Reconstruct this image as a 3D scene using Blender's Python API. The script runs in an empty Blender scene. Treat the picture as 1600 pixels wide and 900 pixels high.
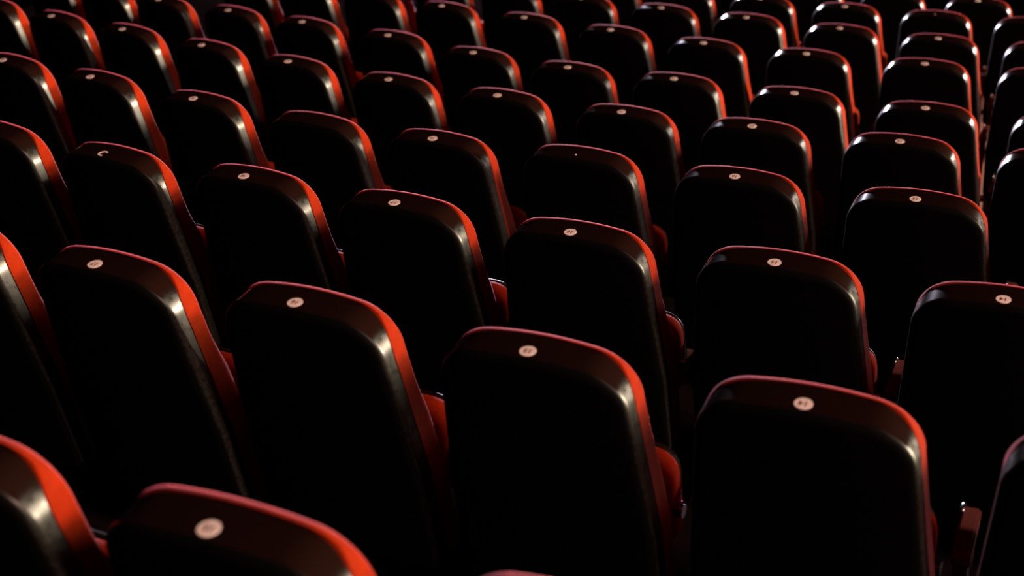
import bpy, bmesh, math
from mathutils import Vector, Matrix

# ------------------------------------------------------------------ camera, world, lights, exposure
scene = bpy.context.scene
C = scene.collection
CAM_Z = 2.20                      # camera height above the nearest tier
PITCH, ROLL, FPX = 0.535, -0.102, 2236.48
cd = bpy.data.cameras.new('camera')
cd.sensor_width = 36.0
cd.lens = FPX / 1600.0 * 36.0
cd.dof.use_dof = True
cd.dof.focus_distance = 4.0
cd.dof.aperture_fstop = 2.9
cd.clip_end = 200
cam = bpy.data.objects.new('camera', cd)
C.objects.link(cam)
fw = Vector((0, math.cos(PITCH), -math.sin(PITCH)))
up0 = Vector((0, math.sin(PITCH), math.cos(PITCH)))
rt0 = Vector((1, 0, 0))
cr, sr = math.cos(ROLL), math.sin(ROLL)
rt = rt0 * cr + up0 * sr
up = up0 * cr - rt0 * sr
M = Matrix((rt, up, -fw)).transposed().to_4x4()
M.translation = Vector((0, 0, CAM_Z))
cam.matrix_world = M
scene.camera = cam

w = bpy.data.worlds.new('dark_hall')
scene.world = w
w.use_nodes = True
w.node_tree.nodes['Background'].inputs[0].default_value = (0.5, 0.45, 0.42, 1)
w.node_tree.nodes['Background'].inputs[1].default_value = 0.0006

scene.view_settings.view_transform = 'Standard'
scene.view_settings.look = 'None'
scene.view_settings.exposure = 0.0
scene.view_settings.gamma = 1.0
scene.view_settings.use_curve_mapping = False

AL = 0.51128                       # heading of the rows' reference normal
FWD = Vector((math.sin(AL), math.cos(AL), 0))
RGT = Vector((math.cos(AL), -math.sin(AL), 0))
REF = Vector((0.2, 4.8, 0.0))      # middle of the visible block (z = about 0 after CAM_Z shift)

def area(name, az, el, dist, size, power, col, sy=None):
    """az: degrees from the rows' forward direction towards their right; el: elevation"""
    a, e = math.radians(az), math.radians(el)
    d = (FWD * math.cos(a) + RGT * math.sin(a)) * math.cos(e) + Vector((0, 0, math.sin(e)))
    ld = bpy.data.lights.new(name, 'AREA')
    ld.shape = 'RECTANGLE'
    ld.size = size
    ld.size_y = sy or size
    ld.energy = power
    ld.color = col
    o = bpy.data.objects.new(name, ld)
    C.objects.link(o)
    o.location = REF + d * dist
    o.rotation_euler = (-d).to_track_quat('-Z', 'Y').to_euler()
    return o

#@LIGHTS
area('stage_light_side', 61, -4.9, 30, 2.2, 31000, (1.0, 0.80, 0.56))
area('stage_light_front', 22, -5, 16, 0.55, 1000, (1.0, 0.87, 0.74))
area('house_light', 105, 30, 40, 4.0, 20000, (1.0, 0.60, 0.49))
area('stage_light_cool', -22, -4, 16, 0.7, 6000, (0.85, 0.80, 1.0))
#@END

# ------------------------------------------------------------------ materials
def mat(name):
    m = bpy.data.materials.new(name)
    m.use_nodes = True
    nt = m.node_tree
    return m, nt, nt.nodes['Principled BSDF']

def setin(b, **kw):
    for k, v in kw.items():
        k = k.replace('_', ' ')
        if k in b.inputs:
            b.inputs[k].default_value = v

def noise(nt, scale, detail=4.0, coord='Object', rough=0.6):
    tc = nt.nodes.new('ShaderNodeTexCoord')
    n = nt.nodes.new('ShaderNodeTexNoise')
    n.inputs['Scale'].default_value = scale
    n.inputs['Detail'].default_value = detail
    n.inputs['Roughness'].default_value = rough
    nt.links.new(tc.outputs[coord], n.inputs['Vector'])
    return n

def ramp(nt, src, stops):
    r = nt.nodes.new('ShaderNodeValToRGB')
    e = r.color_ramp.elements
    while len(e) > 1:
        e.remove(e[-1])
    e[0].position, e[0].color = stops[0][0], stops[0][1] + (1,)
    for p, c in stops[1:]:
        x = e.new(p)
        x.color = c + (1,)
    nt.links.new(src, r.inputs['Fac'])
    return r

def bump(nt, b, src, strength, dist):
    k = nt.nodes.new('ShaderNodeBump')
    k.inputs['Strength'].default_value = strength
    k.inputs['Distance'].default_value = dist
    nt.links.new(src, k.inputs['Height'])
    nt.links.new(k.outputs['Normal'], b.inputs['Normal'])

# red velvet
VELVET, nt, b = mat('red_velvet')
n = noise(nt, 60)
r = ramp(nt, n.outputs['Fac'], [(0.3, (0.19, 0.012, 0.001)), (0.7, (0.25, 0.016, 0.0012))])
nt.links.new(r.outputs['Color'], b.inputs['Base Color'])
setin(b, Roughness=0.85, Sheen_Weight=0.42, Sheen_Roughness=0.25, Sheen_Tint=(1.0, 0.17, 0.27, 1), Specular_IOR_Level=0.05)
n2 = noise(nt, 900, 2)
bump(nt, b, n2.outputs['Fac'], 0.05, 0.0004)

# worn black plastic shell: glossy, its side edges scuffed dull and pale
SHELL, nt, b = mat('worn_black_plastic')
def mth(nt, op, x, y=None, clamp=False):
    k = nt.nodes.new('ShaderNodeMath')
    k.operation = op
    k.use_clamp = clamp
    for i, v in enumerate((x, y)):
        if v is None:
            continue
        if isinstance(v, (int, float)):
            k.inputs[i].default_value = v
        else:
            nt.links.new(v, k.inputs[i])
    return k.outputs[0]
def mixf(nt, f, a, b_):
    k = nt.nodes.new('ShaderNodeMix')
    nt.links.new(f, k.inputs[0])
    for i, v in ((2, a), (3, b_)):
        if isinstance(v, (int, float)):
            k.inputs[i].default_value = v
        else:
            nt.links.new(v, k.inputs[i])
    return k.outputs[0]
tc = nt.nodes.new('ShaderNodeTexCoord')
sx = nt.nodes.new('ShaderNodeSeparateXYZ')
nt.links.new(tc.outputs['Normal'], sx.inputs[0])
sz = nt.nodes.new('ShaderNodeSeparateXYZ')
nt.links.new(tc.outputs['Object'], sz.inputs[0])
side = mth(nt, 'MULTIPLY', mth(nt, 'SUBTRACT', mth(nt, 'ABSOLUTE', sx.outputs[0]), 0.72), 7.0, True)
low = mth(nt, 'MULTIPLY', mth(nt, 'SUBTRACT', 0.918, sz.outputs[2]), 70.0, True)
nb_ = noise(nt, 70, 6, rough=0.75)
scuff = mth(nt, 'MULTIPLY', side, low)
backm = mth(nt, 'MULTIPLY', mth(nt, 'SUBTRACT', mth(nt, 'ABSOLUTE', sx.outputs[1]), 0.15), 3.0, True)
rs = mixf(nt, mth(nt, 'ADD', mth(nt, 'MULTIPLY', mth(nt, 'SUBTRACT', nb_.outputs['Fac'], 0.5), 2.6), 0.5, True), 0.24, 0.46)
nt.links.new(mixf(nt, backm, mixf(nt, scuff, 0.13, rs), 0.65), b.inputs['Roughness'])
n3 = noise(nt, 90, 6, rough=0.8)
r3 = ramp(nt, n3.outputs['Fac'], [(0.42, (0.003, 0.003, 0.002)), (0.7, (0.017, 0.016, 0.012))])
mc = nt.nodes.new('ShaderNodeMix')
mc.data_type = 'RGBA'
nt.links.new(scuff, mc.inputs[0])
mb = nt.nodes.new('ShaderNodeMix')
mb.data_type = 'RGBA'
nt.links.new(backm, mb.inputs[0])
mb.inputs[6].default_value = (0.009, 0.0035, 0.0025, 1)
mb.inputs[7].default_value = (0.0015, 0.0015, 0.0013, 1)  # rear face blacker than the lip: its shade is put into the colour
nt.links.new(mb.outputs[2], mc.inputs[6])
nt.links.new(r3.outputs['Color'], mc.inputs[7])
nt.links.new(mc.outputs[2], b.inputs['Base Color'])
nt.links.new(mixf(nt, backm, mixf(nt, scuff, 0.22, 0.5), 0.03), b.inputs['Specular IOR Level'])
n4 = noise(nt, 160, 3)
bump(nt, b, n4.outputs['Fac'], 0.08, 0.0006)

# number plate enamel, digits
PLATE, nt, b = mat('pale_enamel')
n = noise(nt, 200)
r = ramp(nt, n.outputs['Fac'], [(0.3, (0.84, 0.74, 0.66)), (0.7, (0.92, 0.82, 0.74))])
nt.links.new(r.outputs['Color'], b.inputs['Base Color'])
setin(b, Roughness=0.55)
DIGIT, nt, b = mat('brown_enamel')
n = noise(nt, 200)
r = ramp(nt, n.outputs['Fac'], [(0.3, (0.10, 0.022, 0.006)), (0.7, (0.13, 0.03, 0.008))])
nt.links.new(r.outputs['Color'], b.inputs['Base Color'])
setin(b, Roughness=0.6)

# chrome, painted panel, carpet
CHROME, nt, b = mat('dull_chrome')
n = noise(nt, 120)
r = ramp(nt, n.outputs['Fac'], [(0.3, (0.2, 0.2, 0.2)), (0.7, (0.32, 0.32, 0.32))])
nt.links.new(r.outputs['Color'], b.inputs['Roughness'])
setin(b, Base_Color=(0.35, 0.35, 0.36, 1), Metallic=1.0)
PANEL, nt, b = mat('red_cloth_panel')
n = noise(nt, 300)
r = ramp(nt, n.outputs['Fac'], [(0.3, (0.06, 0.007, 0.004)), (0.7, (0.08, 0.009, 0.005))])
nt.links.new(r.outputs['Color'], b.inputs['Base Color'])
setin(b, Roughness=0.9)
CARPET, nt, b = mat('dark_carpet')
n = noise(nt, 40, 6)
r = ramp(nt, n.outputs['Fac'], [(0.3, (0.004, 0.003, 0.003)), (0.7, (0.007, 0.004, 0.004))])
nt.links.new(r.outputs['Color'], b.inputs['Base Color'])
setin(b, Roughness=0.95, Specular_IOR_Level=0.0)
n2 = noise(nt, 500, 2)
bump(nt, b, n2.outputs['Fac'], 0.4, 0.004)

# ------------------------------------------------------------------ mesh helpers
def finish(name, bm, m, smooth=True, angle=35):
    bmesh.ops.remove_doubles(bm, verts=bm.verts, dist=1e-5)
    bmesh.ops.recalc_face_normals(bm, faces=bm.faces)
    ang = math.radians(angle)
    for f in bm.faces:
        f.smooth = smooth
    for e in bm.edges:
        if len(e.link_faces) == 2 and e.calc_face_angle(0) > ang:
            e.smooth = False
    me = bpy.data.meshes.new(name)
    bm.to_mesh(me)
    bm.free()
    me.materials.append(m)
    return me

def link(name, me, parent=None, loc=None):
    o = bpy.data.objects.new(name, me)
    C.objects.link(o)
    if parent:
        o.parent = parent
    if loc:
        o.location = loc
    return o

H = 0.955            # height of the back shell's top lip above its tier
REC = math.tan(math.radians(5.5))

def outline(inset, wide, zb=0.22, seg=13):
    """Closed outline of the backrest seen from behind, widening downwards; inset shrinks it."""
    pts = []
    rtop, rb, crown = 0.105, 0.05, 0.009
    zt = 0.0
    def halfw(z):            # z measured from the top, negative down
        t = min(1, max(0, -z / 0.45))
        return 0.198 + 0.040 * t
    rows_ = []
    # right side, from bottom centre to top centre, then mirrored
    side = []
    zbot = zb - H
    nb = 5
    for i in range(nb + 1):
        a = math.pi / 2 * i / nb
        hw = halfw(zbot)
        side.append((hw - rb + rb * math.sin(a), zbot + rb - rb * math.cos(a)))
    beta = 0.15                       # the corner arc runs on into the slightly arched top without a kink
    for _ in range(6):
        zc = -crown - rtop * math.cos(beta)
        cx = halfw(zc) - rtop
        x1 = cx + rtop * math.sin(beta)
        beta = math.atan(2 * crown / x1)
    for i in range(1, 12):
        z = (zbot + rb) + (zc - (zbot + rb)) * i / 12
        side.append((halfw(z), z))
    for i in range(seg + 1):
        a = (math.pi / 2 - beta) * i / seg
        side.append((cx + rtop * math.cos(a), zc + rtop * math.sin(a)))
    for i in range(1, 8):
        x = x1 * (1 - i / 8)
        side.append((x, -crown * (x / x1) ** 2))
    full = side + [(0.0, 0.0)] + [(-x, z) for x, z in reversed(side)]
    # inset along normals
    n_ = len(full)
    out = []
    for i in range(n_):
        p0, p1 = full[i - 1], full[(i + 1) % n_]
        tx, tz = p1[0] - p0[0], p1[1] - p0[1]
        l = math.hypot(tx, tz) or 1
        nx, nz = tz / l, -tx / l      # outward for this winding
        out.append((full[i][0] - nx * (inset), full[i][1] - nz * (inset)))
    return out

def loft(bm, loops, cap0=True, cap1=True):
    vs = [[bm.verts.new(p) for p in L] for L in loops]
    n_ = len(vs[0])
    for a, b_ in zip(vs[:-1], vs[1:]):
        for i in range(n_):
            bm.faces.new((a[i], a[(i + 1) % n_], b_[(i + 1) % n_], b_[i]))
    if cap0:
        bm.faces.new(vs[0])
    if cap1:
        bm.faces.new(list(reversed(vs[-1])))

def sm(t):
    t = min(1.0, max(0.0, t))
    return t * t * (3 - 2 * t)

def back_point(x, z, ya, yb, lum=0.0, bow=0.0):
    f = sm((-z - 0.002) / 0.095)
    g = sm((-z - 0.19) / 0.14) * lum
    return (x, ya + (yb - ya) * f + g + bow * min(1.3, (x / 0.2) ** 2) - z * REC, H + z)

def back_mesh(bm, prof, cap_first=False):
    """prof: (inset, y at the top, y lower down, lumbar swell, bow); the depth changes below the top lip.
    The last loop (or the first one) is closed with shrinking rings so that the face stays curved."""
    loops = []
    prof = [(q + (0.0, 0.0))[:5] for q in prof]
    for ins, ya, yb, lum, bow in prof:
        L = []
        for x, z in outline(ins, 0):
            if ins < 0:          # the cushion stands proud at the top only
                f = sm((-z - 0.002) / 0.06)
                x *= 1 + ins * f / 0.2
            L.append(back_point(x, z, ya, yb, lum, bow))
        loops.append(L)
    ins, ya, yb, lum, bow = prof[0] if cap_first else prof[-1]
    zm = -0.33
    rings = []
    for s_ in (0.84, 0.66, 0.48, 0.3, 0.14):
        rings.append([back_point(x * s_, zm + (z - zm) * s_, ya, yb, lum, bow) for x, z in outline(ins, 0)])
    if cap_first:
        loops = rings[::-1] + loops
    else:
        loops = loops + rings
    loft(bm, loops)

Y0 = -0.034          # rear face of the shell at the top, number plate centre is y = 0
SEAM_A, SEAM_B = Y0 + 0.092, Y0 + 0.061
FRONT_A, FRONT_B = Y0 + 0.116, Y0 + 0.116
LUM = 0.022          # lumbar swell of the cushion
BOW = 0.011          # the shell is bowed: its sides sit further forward
bm = bmesh.new()
rr = 0.019
prof = [(0.020, Y0, Y0, 0, BOW), (rr, Y0, Y0, 0, BOW)]
for i in range(1, 8):
    a = math.pi / 2 * i / 7
    y = Y0 + rr - rr * math.cos(a)
    prof.append((rr - rr * math.sin(a), y, y, 0, BOW))
prof += [(0.0, Y0 + rr + 0.0015, Y0 + rr + 0.0015, 0, BOW), (0.0, Y0 + 0.050, Y0 + 0.038, 0, BOW * 0.6), (0.0, SEAM_A - 0.0045, SEAM_B - 0.0045), (0.0, SEAM_A - 0.003, SEAM_B - 0.003), (0.003, SEAM_A, SEAM_B), (0.03, SEAM_A, SEAM_B)]
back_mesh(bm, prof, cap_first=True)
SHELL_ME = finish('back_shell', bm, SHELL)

bm = bmesh.new()
prof = [(0.006, SEAM_A, SEAM_B), (0.0, SEAM_A + 0.0005, SEAM_B + 0.0005), (-0.003, SEAM_A + 0.002, SEAM_B + 0.004)]
RC = 0.026           # radius of the cushion's soft front edge
for i in range(0, 11):
    a = math.radians(9 * i)
    d = RC * math.sin(a) - RC
    prof.append((-0.0035 + RC * (1 - math.cos(a)), FRONT_A + d, FRONT_B + d, LUM * i / 10))
prof += [(0.04, FRONT_A + 0.003, FRONT_B + 0.003, LUM)]
back_mesh(bm, prof)
CUSHION_ME = finish('back_cushion', bm, VELVET, angle=60)

def rounded_box(bm, x0, x1, y0, y1, z0, z1, r, seg=3, tilt=0.0, rc=None):
    """box with rounded silhouette (x-z corners rc) and softened faces (r)"""
    rc = rc or r
    def loop(ins, y):
        L = []
        R = max(rc - ins, 0.002)
        for cx, cz, a0 in ((x1 - rc, z0 + rc, -90), (x1 - rc, z1 - rc, 0), (x0 + rc, z1 - rc, 90), (x0 + rc, z0 + rc, 180)):
            for i in range(6):
                a = math.radians(a0 + 90 * i / 5)
                L.append((cx + R * math.cos(a), y - (cz + R * math.sin(a) - z1) * tilt, cz + R * math.sin(a)))
        return L
    loops = []
    for i in range(seg + 1):
        a = math.pi / 2 * i / seg
        loops.append(loop(r - r * math.sin(a), y0 + r - r * math.cos(a)))
    for i in range(seg + 1):
        a = math.pi / 2 * i / seg
        loops.append(loop(r - r * math.cos(a), y1 - r + r * math.sin(a)))
    loft(bm, loops)

# tipped-up seat pan: velvet cushion (towards the back) and dark underside
bm = bmesh.new()
rounded_box(bm, -0.222, 0.222, 0.160, 0.240, 0.34, 0.605, 0.03, tilt=0.10, rc=0.06)
SEAT_ME = finish('seat_cushion', bm, VELVET, angle=60)
bm = bmesh.new()
rounded_box(bm, -0.212, 0.212, 0.237, 0.257, 0.35, 0.592, 0.008, tilt=0.10, rc=0.055)
UNDER_ME = finish('seat_underside', bm, SHELL)
bm = bmesh.new()
if True:
    s = 1
    bmesh.ops.create_cone(bm, cap_ends=True, segments=16, radius1=0.016, radius2=0.016, depth=0.02,
                          matrix=Matrix.Translation((s * 0.227, 0.20, 0.46)) @ Matrix.Rotation(math.pi / 2, 4, 'Y'))
HINGE_ME = finish('seat_hinge', bm, CHROME)

# side standard, on the chair's left: panel, chrome edge, arm pad
AX = -0.276
bm = bmesh.new()
def prism(bm, x0, x1, poly):
    a = [bm.verts.new((x0, y, z)) for y, z in poly]
    b_ = [bm.verts.new((x1, y, z)) for y, z in poly]
    n_ = len(poly)
    for i in range(n_):
        bm.faces.new((a[i], a[(i + 1) % n_], b_[(i + 1) % n_], b_[i]))
    bm.faces.new(a)
    bm.faces.new(list(reversed(b_)))
prism(bm, AX - 0.014, AX + 0.014, [(0.22, 0.0), (0.33, 0.0), (0.35, 0.466), (0.205, 0.466), (0.20, 0.30)])
bmesh.ops.bevel(bm, geom=list(bm.edges), offset=0.003, segments=2, affect='EDGES')
PANEL_ME = finish('side_panel', bm, PANEL)
bm = bmesh.new()
prism(bm, AX - 0.019, AX + 0.019, [(0.205, 0.466), (0.355, 0.466), (0.375, 0.48), (0.37, 0.497), (0.21, 0.500), (0.20, 0.49)])
bmesh.ops.bevel(bm, geom=list(bm.edges), offset=0.005, segments=2, affect='EDGES')
ARM_ME = finish('armrest', bm, PANEL)
bm = bmesh.new()
bmesh.ops.create_uvsphere(bm, u_segments=20, v_segments=12, radius=1.0,
                          matrix=Matrix.Translation((AX - 0.017, 0.362, 0.4955)) @ Matrix.Diagonal((0.006, 0.016, 0.008, 1)))
TRIM_ME = finish('metal_trim', bm, CHROME)

# number plates
def disc_mesh(r, h, z0=0.0, hole=0.0, arc=None):
    bm = bmesh.new()
    if hole:
        a0, a1 = [math.radians(a) for a in arc]
        N = 28
        rings = []
        for i in range(N + 1):
            a = a0 + (a1 - a0) * i / N
            rings.append([bm.verts.new((q * math.cos(a), q * math.sin(a), z)) for q, z in ((r, z0), (r, z0 + h), (hole, z0 + h), (hole, z0))])
        for A, B in zip(rings[:-1], rings[1:]):
            for i in range(4):
                bm.faces.new((A[i], A[(i + 1) % 4], B[(i + 1) % 4], B[i]))
        bm.faces.new(rings[0])
        bm.faces.new(list(reversed(rings[-1])))
    else:
        bmesh.ops.create_cone(bm, cap_ends=True, segments=40, radius1=r, radius2=r - 0.0004, depth=h,
                              matrix=Matrix.Translation((0, 0, z0 + h / 2)))
    return bm
PLATE_ME = finish('number_plate', disc_mesh(0.0172, 0.0014), PLATE)
RING_ME = finish('broken_number_plate', disc_mesh(0.0165, 0.0014, 0, 0.0105, (60, 300)), PLATE)
SCREW_ME = finish('screw_head', disc_mesh(0.0032, 0.0014), PLATE)

DIGITS = {}
def digit_mesh(num):
    if num in DIGITS:
        return DIGITS[num]
    cu = bpy.data.curves.new('number', 'FONT')
    cu.body = str(num)
    cu.size = 0.0185
    cu.align_x = 'CENTER'
    cu.align_y = 'CENTER'
    cu.extrude = 0.0002
    cu.offset = 0.0004
    cu.resolution_u = 3
    t = bpy.data.objects.new('number', cu)
    C.objects.link(t)
    dg = bpy.context.evaluated_depsgraph_get()
    me = bpy.data.meshes.new_from_object(t.evaluated_get(dg))
    bpy.data.objects.remove(t)
    bpy.data.curves.remove(cu)
    me.name = 'number'
    me.materials.clear()
    me.materials.append(DIGIT)
    DIGITS[num] = me
    return me

# ------------------------------------------------------------------ rows
TAB = '''0,14,0.885,0.007;
0,15,0.333,0.007;
0,16,-0.219,0.007;
1,13,1.447,0.003;
1,14,0.895,0.003;
1,15,0.346,-0.004;
1,16,-0.209,-0.014;
1,17,-0.757,0.000;
1,18,-1.309,0.000;
2,14,1.102,0.009;
2,15,0.554,-0.014;
2,16,0.001,-0.011;
2,17,-0.546,-0.015;
2,18,-1.077,-0.015;
2,19,-1.621,0.009;
2,20,-2.173,0.009;
3,14,1.256,-0.019;
3,15,0.704,-0.019;
3,16,0.138,-0.020;
3,17,-0.418,-0.022;
3,18,-0.958,0.012;
3,19,-1.488,0.023;
3,20,-2.056,0.013;
3,21,-2.638,-0.004;
3,22,-3.167,0.007;
4,15,1.009,-0.009;
4,16,0.457,-0.009;
4,17,-0.098,0.002;
4,18,-0.631,0.019;
4,19,-1.194,0.020;
4,20,-1.739,0.021;
4,21,-2.311,0.004;
4,22,-2.856,-0.009;
4,23,-3.411,-0.019;
4,24,-3.936,-0.005;
4,25,-4.488,-0.005;
5,15,0.928,0.068;
5,16,0.376,0.068;
5,17,-0.190,0.053;
5,18,-0.756,0.045;
5,19,-1.288,0.064;
5,20,-1.825,0.043;
5,21,-2.381,-0.012;
5,22,-2.955,-0.009;
5,23,-3.487,0.008;
5,24,-4.018,0.039;
5,25,-4.551,0.039;
5,26,-5.103,0.039;
6,15,0.716,-0.030;
6,16,0.164,-0.030;
6,17,-0.422,-0.014;
6,18,-0.975,-0.014;
6,19,-1.530,-0.045;
6,20,-2.088,-0.066;
6,21,-2.657,-0.067;
6,22,-3.209,-0.067;
6,23,-3.761,-0.067;
6,24,-4.313,-0.067;
7,16,0.606,0.011;
7,17,0.054,0.011;
7,18,-0.495,-0.011;
7,19,-1.058,-0.037;
7,20,-1.604,-0.043;
7,21,-2.156,-0.043;
7,22,-2.708,-0.043;
7,23,-3.260,-0.043;
7,24,-3.812,-0.043;
8,16,0.411,0.041;
8,17,-0.141,0.041;
8,18,-0.693,0.041;
8,19,-1.245,0.041;
8,20,-1.797,0.041;
8,21,-2.349,0.041;
8,22,-2.901,0.041;
9,18,0.524,0.165;
9,19,-0.028,0.165;
9,20,-0.580,0.165;
9,21,-1.132,0.165;
9,22,-1.684,0.165;
9,23,-2.236,0.165'''
R0, DR = 27.445502, 0.9158
CX, CY = 12.6942093, 25.6446896
Z0, DZ, DZ2 = -1.2462, -0.2961, 0.0063
def disc_z(k):
    return CAM_Z + Z0 + DZ * k + DZ2 * k * k
def arc_point(R, th):
    s, c_ = math.sin(th), math.cos(th)
    fr = FWD * c_ - RGT * s
    return Vector((CX, CY, 0)) - fr * R, fr

# stepped floor: one tier per row, curved with the rows
bm = bmesh.new()
prof = []
for k in range(-2, 12):
    r_back = R0 - k * DR + 0.20
    r_front = r_back - DR
    z = disc_z(k) - H
    prof += [(r_back, z), (r_front, z)]
ths = [-0.36 + 0.56 * i / 60 for i in range(61)]
prev = None
for th in ths:
    col = []
    for R, z in prof:
        P, fr = arc_point(R, th)
        col.append(bm.verts.new((P.x, P.y, z)))
    if prev:
        for i in range(len(prof) - 1):
            bm.faces.new((prev[i], prev[i + 1], col[i + 1], col[i]))
    prev = col
fl = link('floor', finish('floor', bm, CARPET, smooth=False))
fl['kind'] = 'structure'

def make_seat():
    root = bpy.data.objects.new('theatre_seat', None)
    C.objects.link(root)
    root.empty_display_size = 0.1
    link('back_shell', SHELL_ME, root)
    link('back_cushion', CUSHION_ME, root)
    s = link('seat_cushion', SEAT_ME, root)
    link('seat_underside', UNDER_ME, s)
    link('seat_hinge', HINGE_ME, s)
    p_ = link('side_panel', PANEL_ME, root)
    link('metal_trim', TRIM_ME, p_)
    link('armrest', ARM_ME, root)
    return root

def copy_tree(o, parent=None):
    c = o.copy()
    C.objects.link(c)
    if parent:
        c.parent = parent
    for ch in list(o.children):
        if ch.name.split('.')[0] not in ('number_plate', 'screw'):     # plates are fixed on one by one below
            copy_tree(ch, c)
    return c

ROWNAME = ['nearest', 'second', 'third', 'fourth', 'fifth', 'sixth', 'seventh', 'eighth', 'ninth', 'tenth']
ORD = ['rightmost', 'second from right', 'third from right', 'fourth from right', 'fifth from right', 'sixth from right',
       'seventh from right', 'eighth from right', 'ninth from right', 'tenth from right', 'eleventh from right', 'twelfth from right']
MISSING = {(3, 19): 'none', (3, 17): 'screw', (8, 17): 'screw', (2, 19): 'ring'}

proto = make_seat()
first = True
count = {}
entries = [tuple(s.split(',')) for s in TAB.replace('\n', '').strip().split(';')]
nrow = {}
# the rows run on to the right of the picture: four more seats each, out of view but shading their neighbours
extra = {}
for e in entries:
    k_ = int(e[0])
    if k_ not in extra or float(e[2]) > extra[k_][1]:
        extra[k_] = (int(e[1]), float(e[2]), e[3])
BEYOND = ['first', 'second', 'third', 'fourth']
beyond = [(str(k_), str(n_ - 1 - i), str(t_ + 0.552 * (i + 1)), d_) for k_, (n_, t_, d_) in extra.items() for i in range(4 if k_ < 5 else 2 if k_ == 5 else 0)]
for e in entries:
    nrow[int(e[0])] = nrow.get(int(e[0]), 0) + 1
for ks, ns, ts, ds in entries + beyond:
    k, num, t, dr = int(ks), int(ns), float(ts), float(ds)
    Rk = R0 - k * DR
    P, fr = arc_point(Rk + dr, t / Rk)
    o = proto if first else copy_tree(proto)
    first = False
    o.location = (P.x, P.y, disc_z(k) - H)
    o.rotation_euler = (0, 0, math.atan2(-fr.x, fr.y))
    state = MISSING.get((k, num))
    if state is None:
        pl = link('number_plate', PLATE_ME, o, (0, 0, H + 0.0001))
        link('number', digit_mesh(num), pl, (0, 0, 0.0016)).rotation_euler = (0, 0, math.pi)
        pl['label'] = 'small round pale number plate'
    elif state == 'ring':
        link('number_plate', RING_ME, o, (0, 0, H + 0.0001))['label'] = 'broken pale number plate, only a C-shaped ring left'
    elif state == 'screw':
        link('screw', SCREW_ME, o, (0, 0, H + 0.0001))['label'] = 'tiny pale screw head where a plate is missing'
    i = count.get(k, 0)
    if i >= nrow[k]:
        o['label'] = 'red velvet theatre seat beyond the right edge, %s past the %s row' % (BEYOND[i - nrow[k]], ROWNAME[k])
        o['category'] = 'theatre seat'
        o['group'] = 'theatre seats in curved rows'
        count[k] = i + 1
        continue
    count[k] = i + 1
    tail = '%s in %s row' % ('leftmost' if i == nrow[k] - 1 else ORD[i], ROWNAME[k])
    if state is None:
        lab = ('red velvet theatre seat, %s, plate %d' if k < 6 else 'red velvet theatre seat, %s') % ((tail, num) if k < 6 else (tail,))
    elif state == 'ring':
        lab = 'red theatre seat with broken C-shaped number plate, ' + tail
    elif state == 'screw':
        lab = 'red theatre seat with bare screw instead of plate, ' + tail
    else:
        lab = 'red theatre seat without a number plate, ' + tail
    o['label'] = lab
    o['category'] = 'theatre seat'
    o['group'] = 'theatre seats in curved rows'
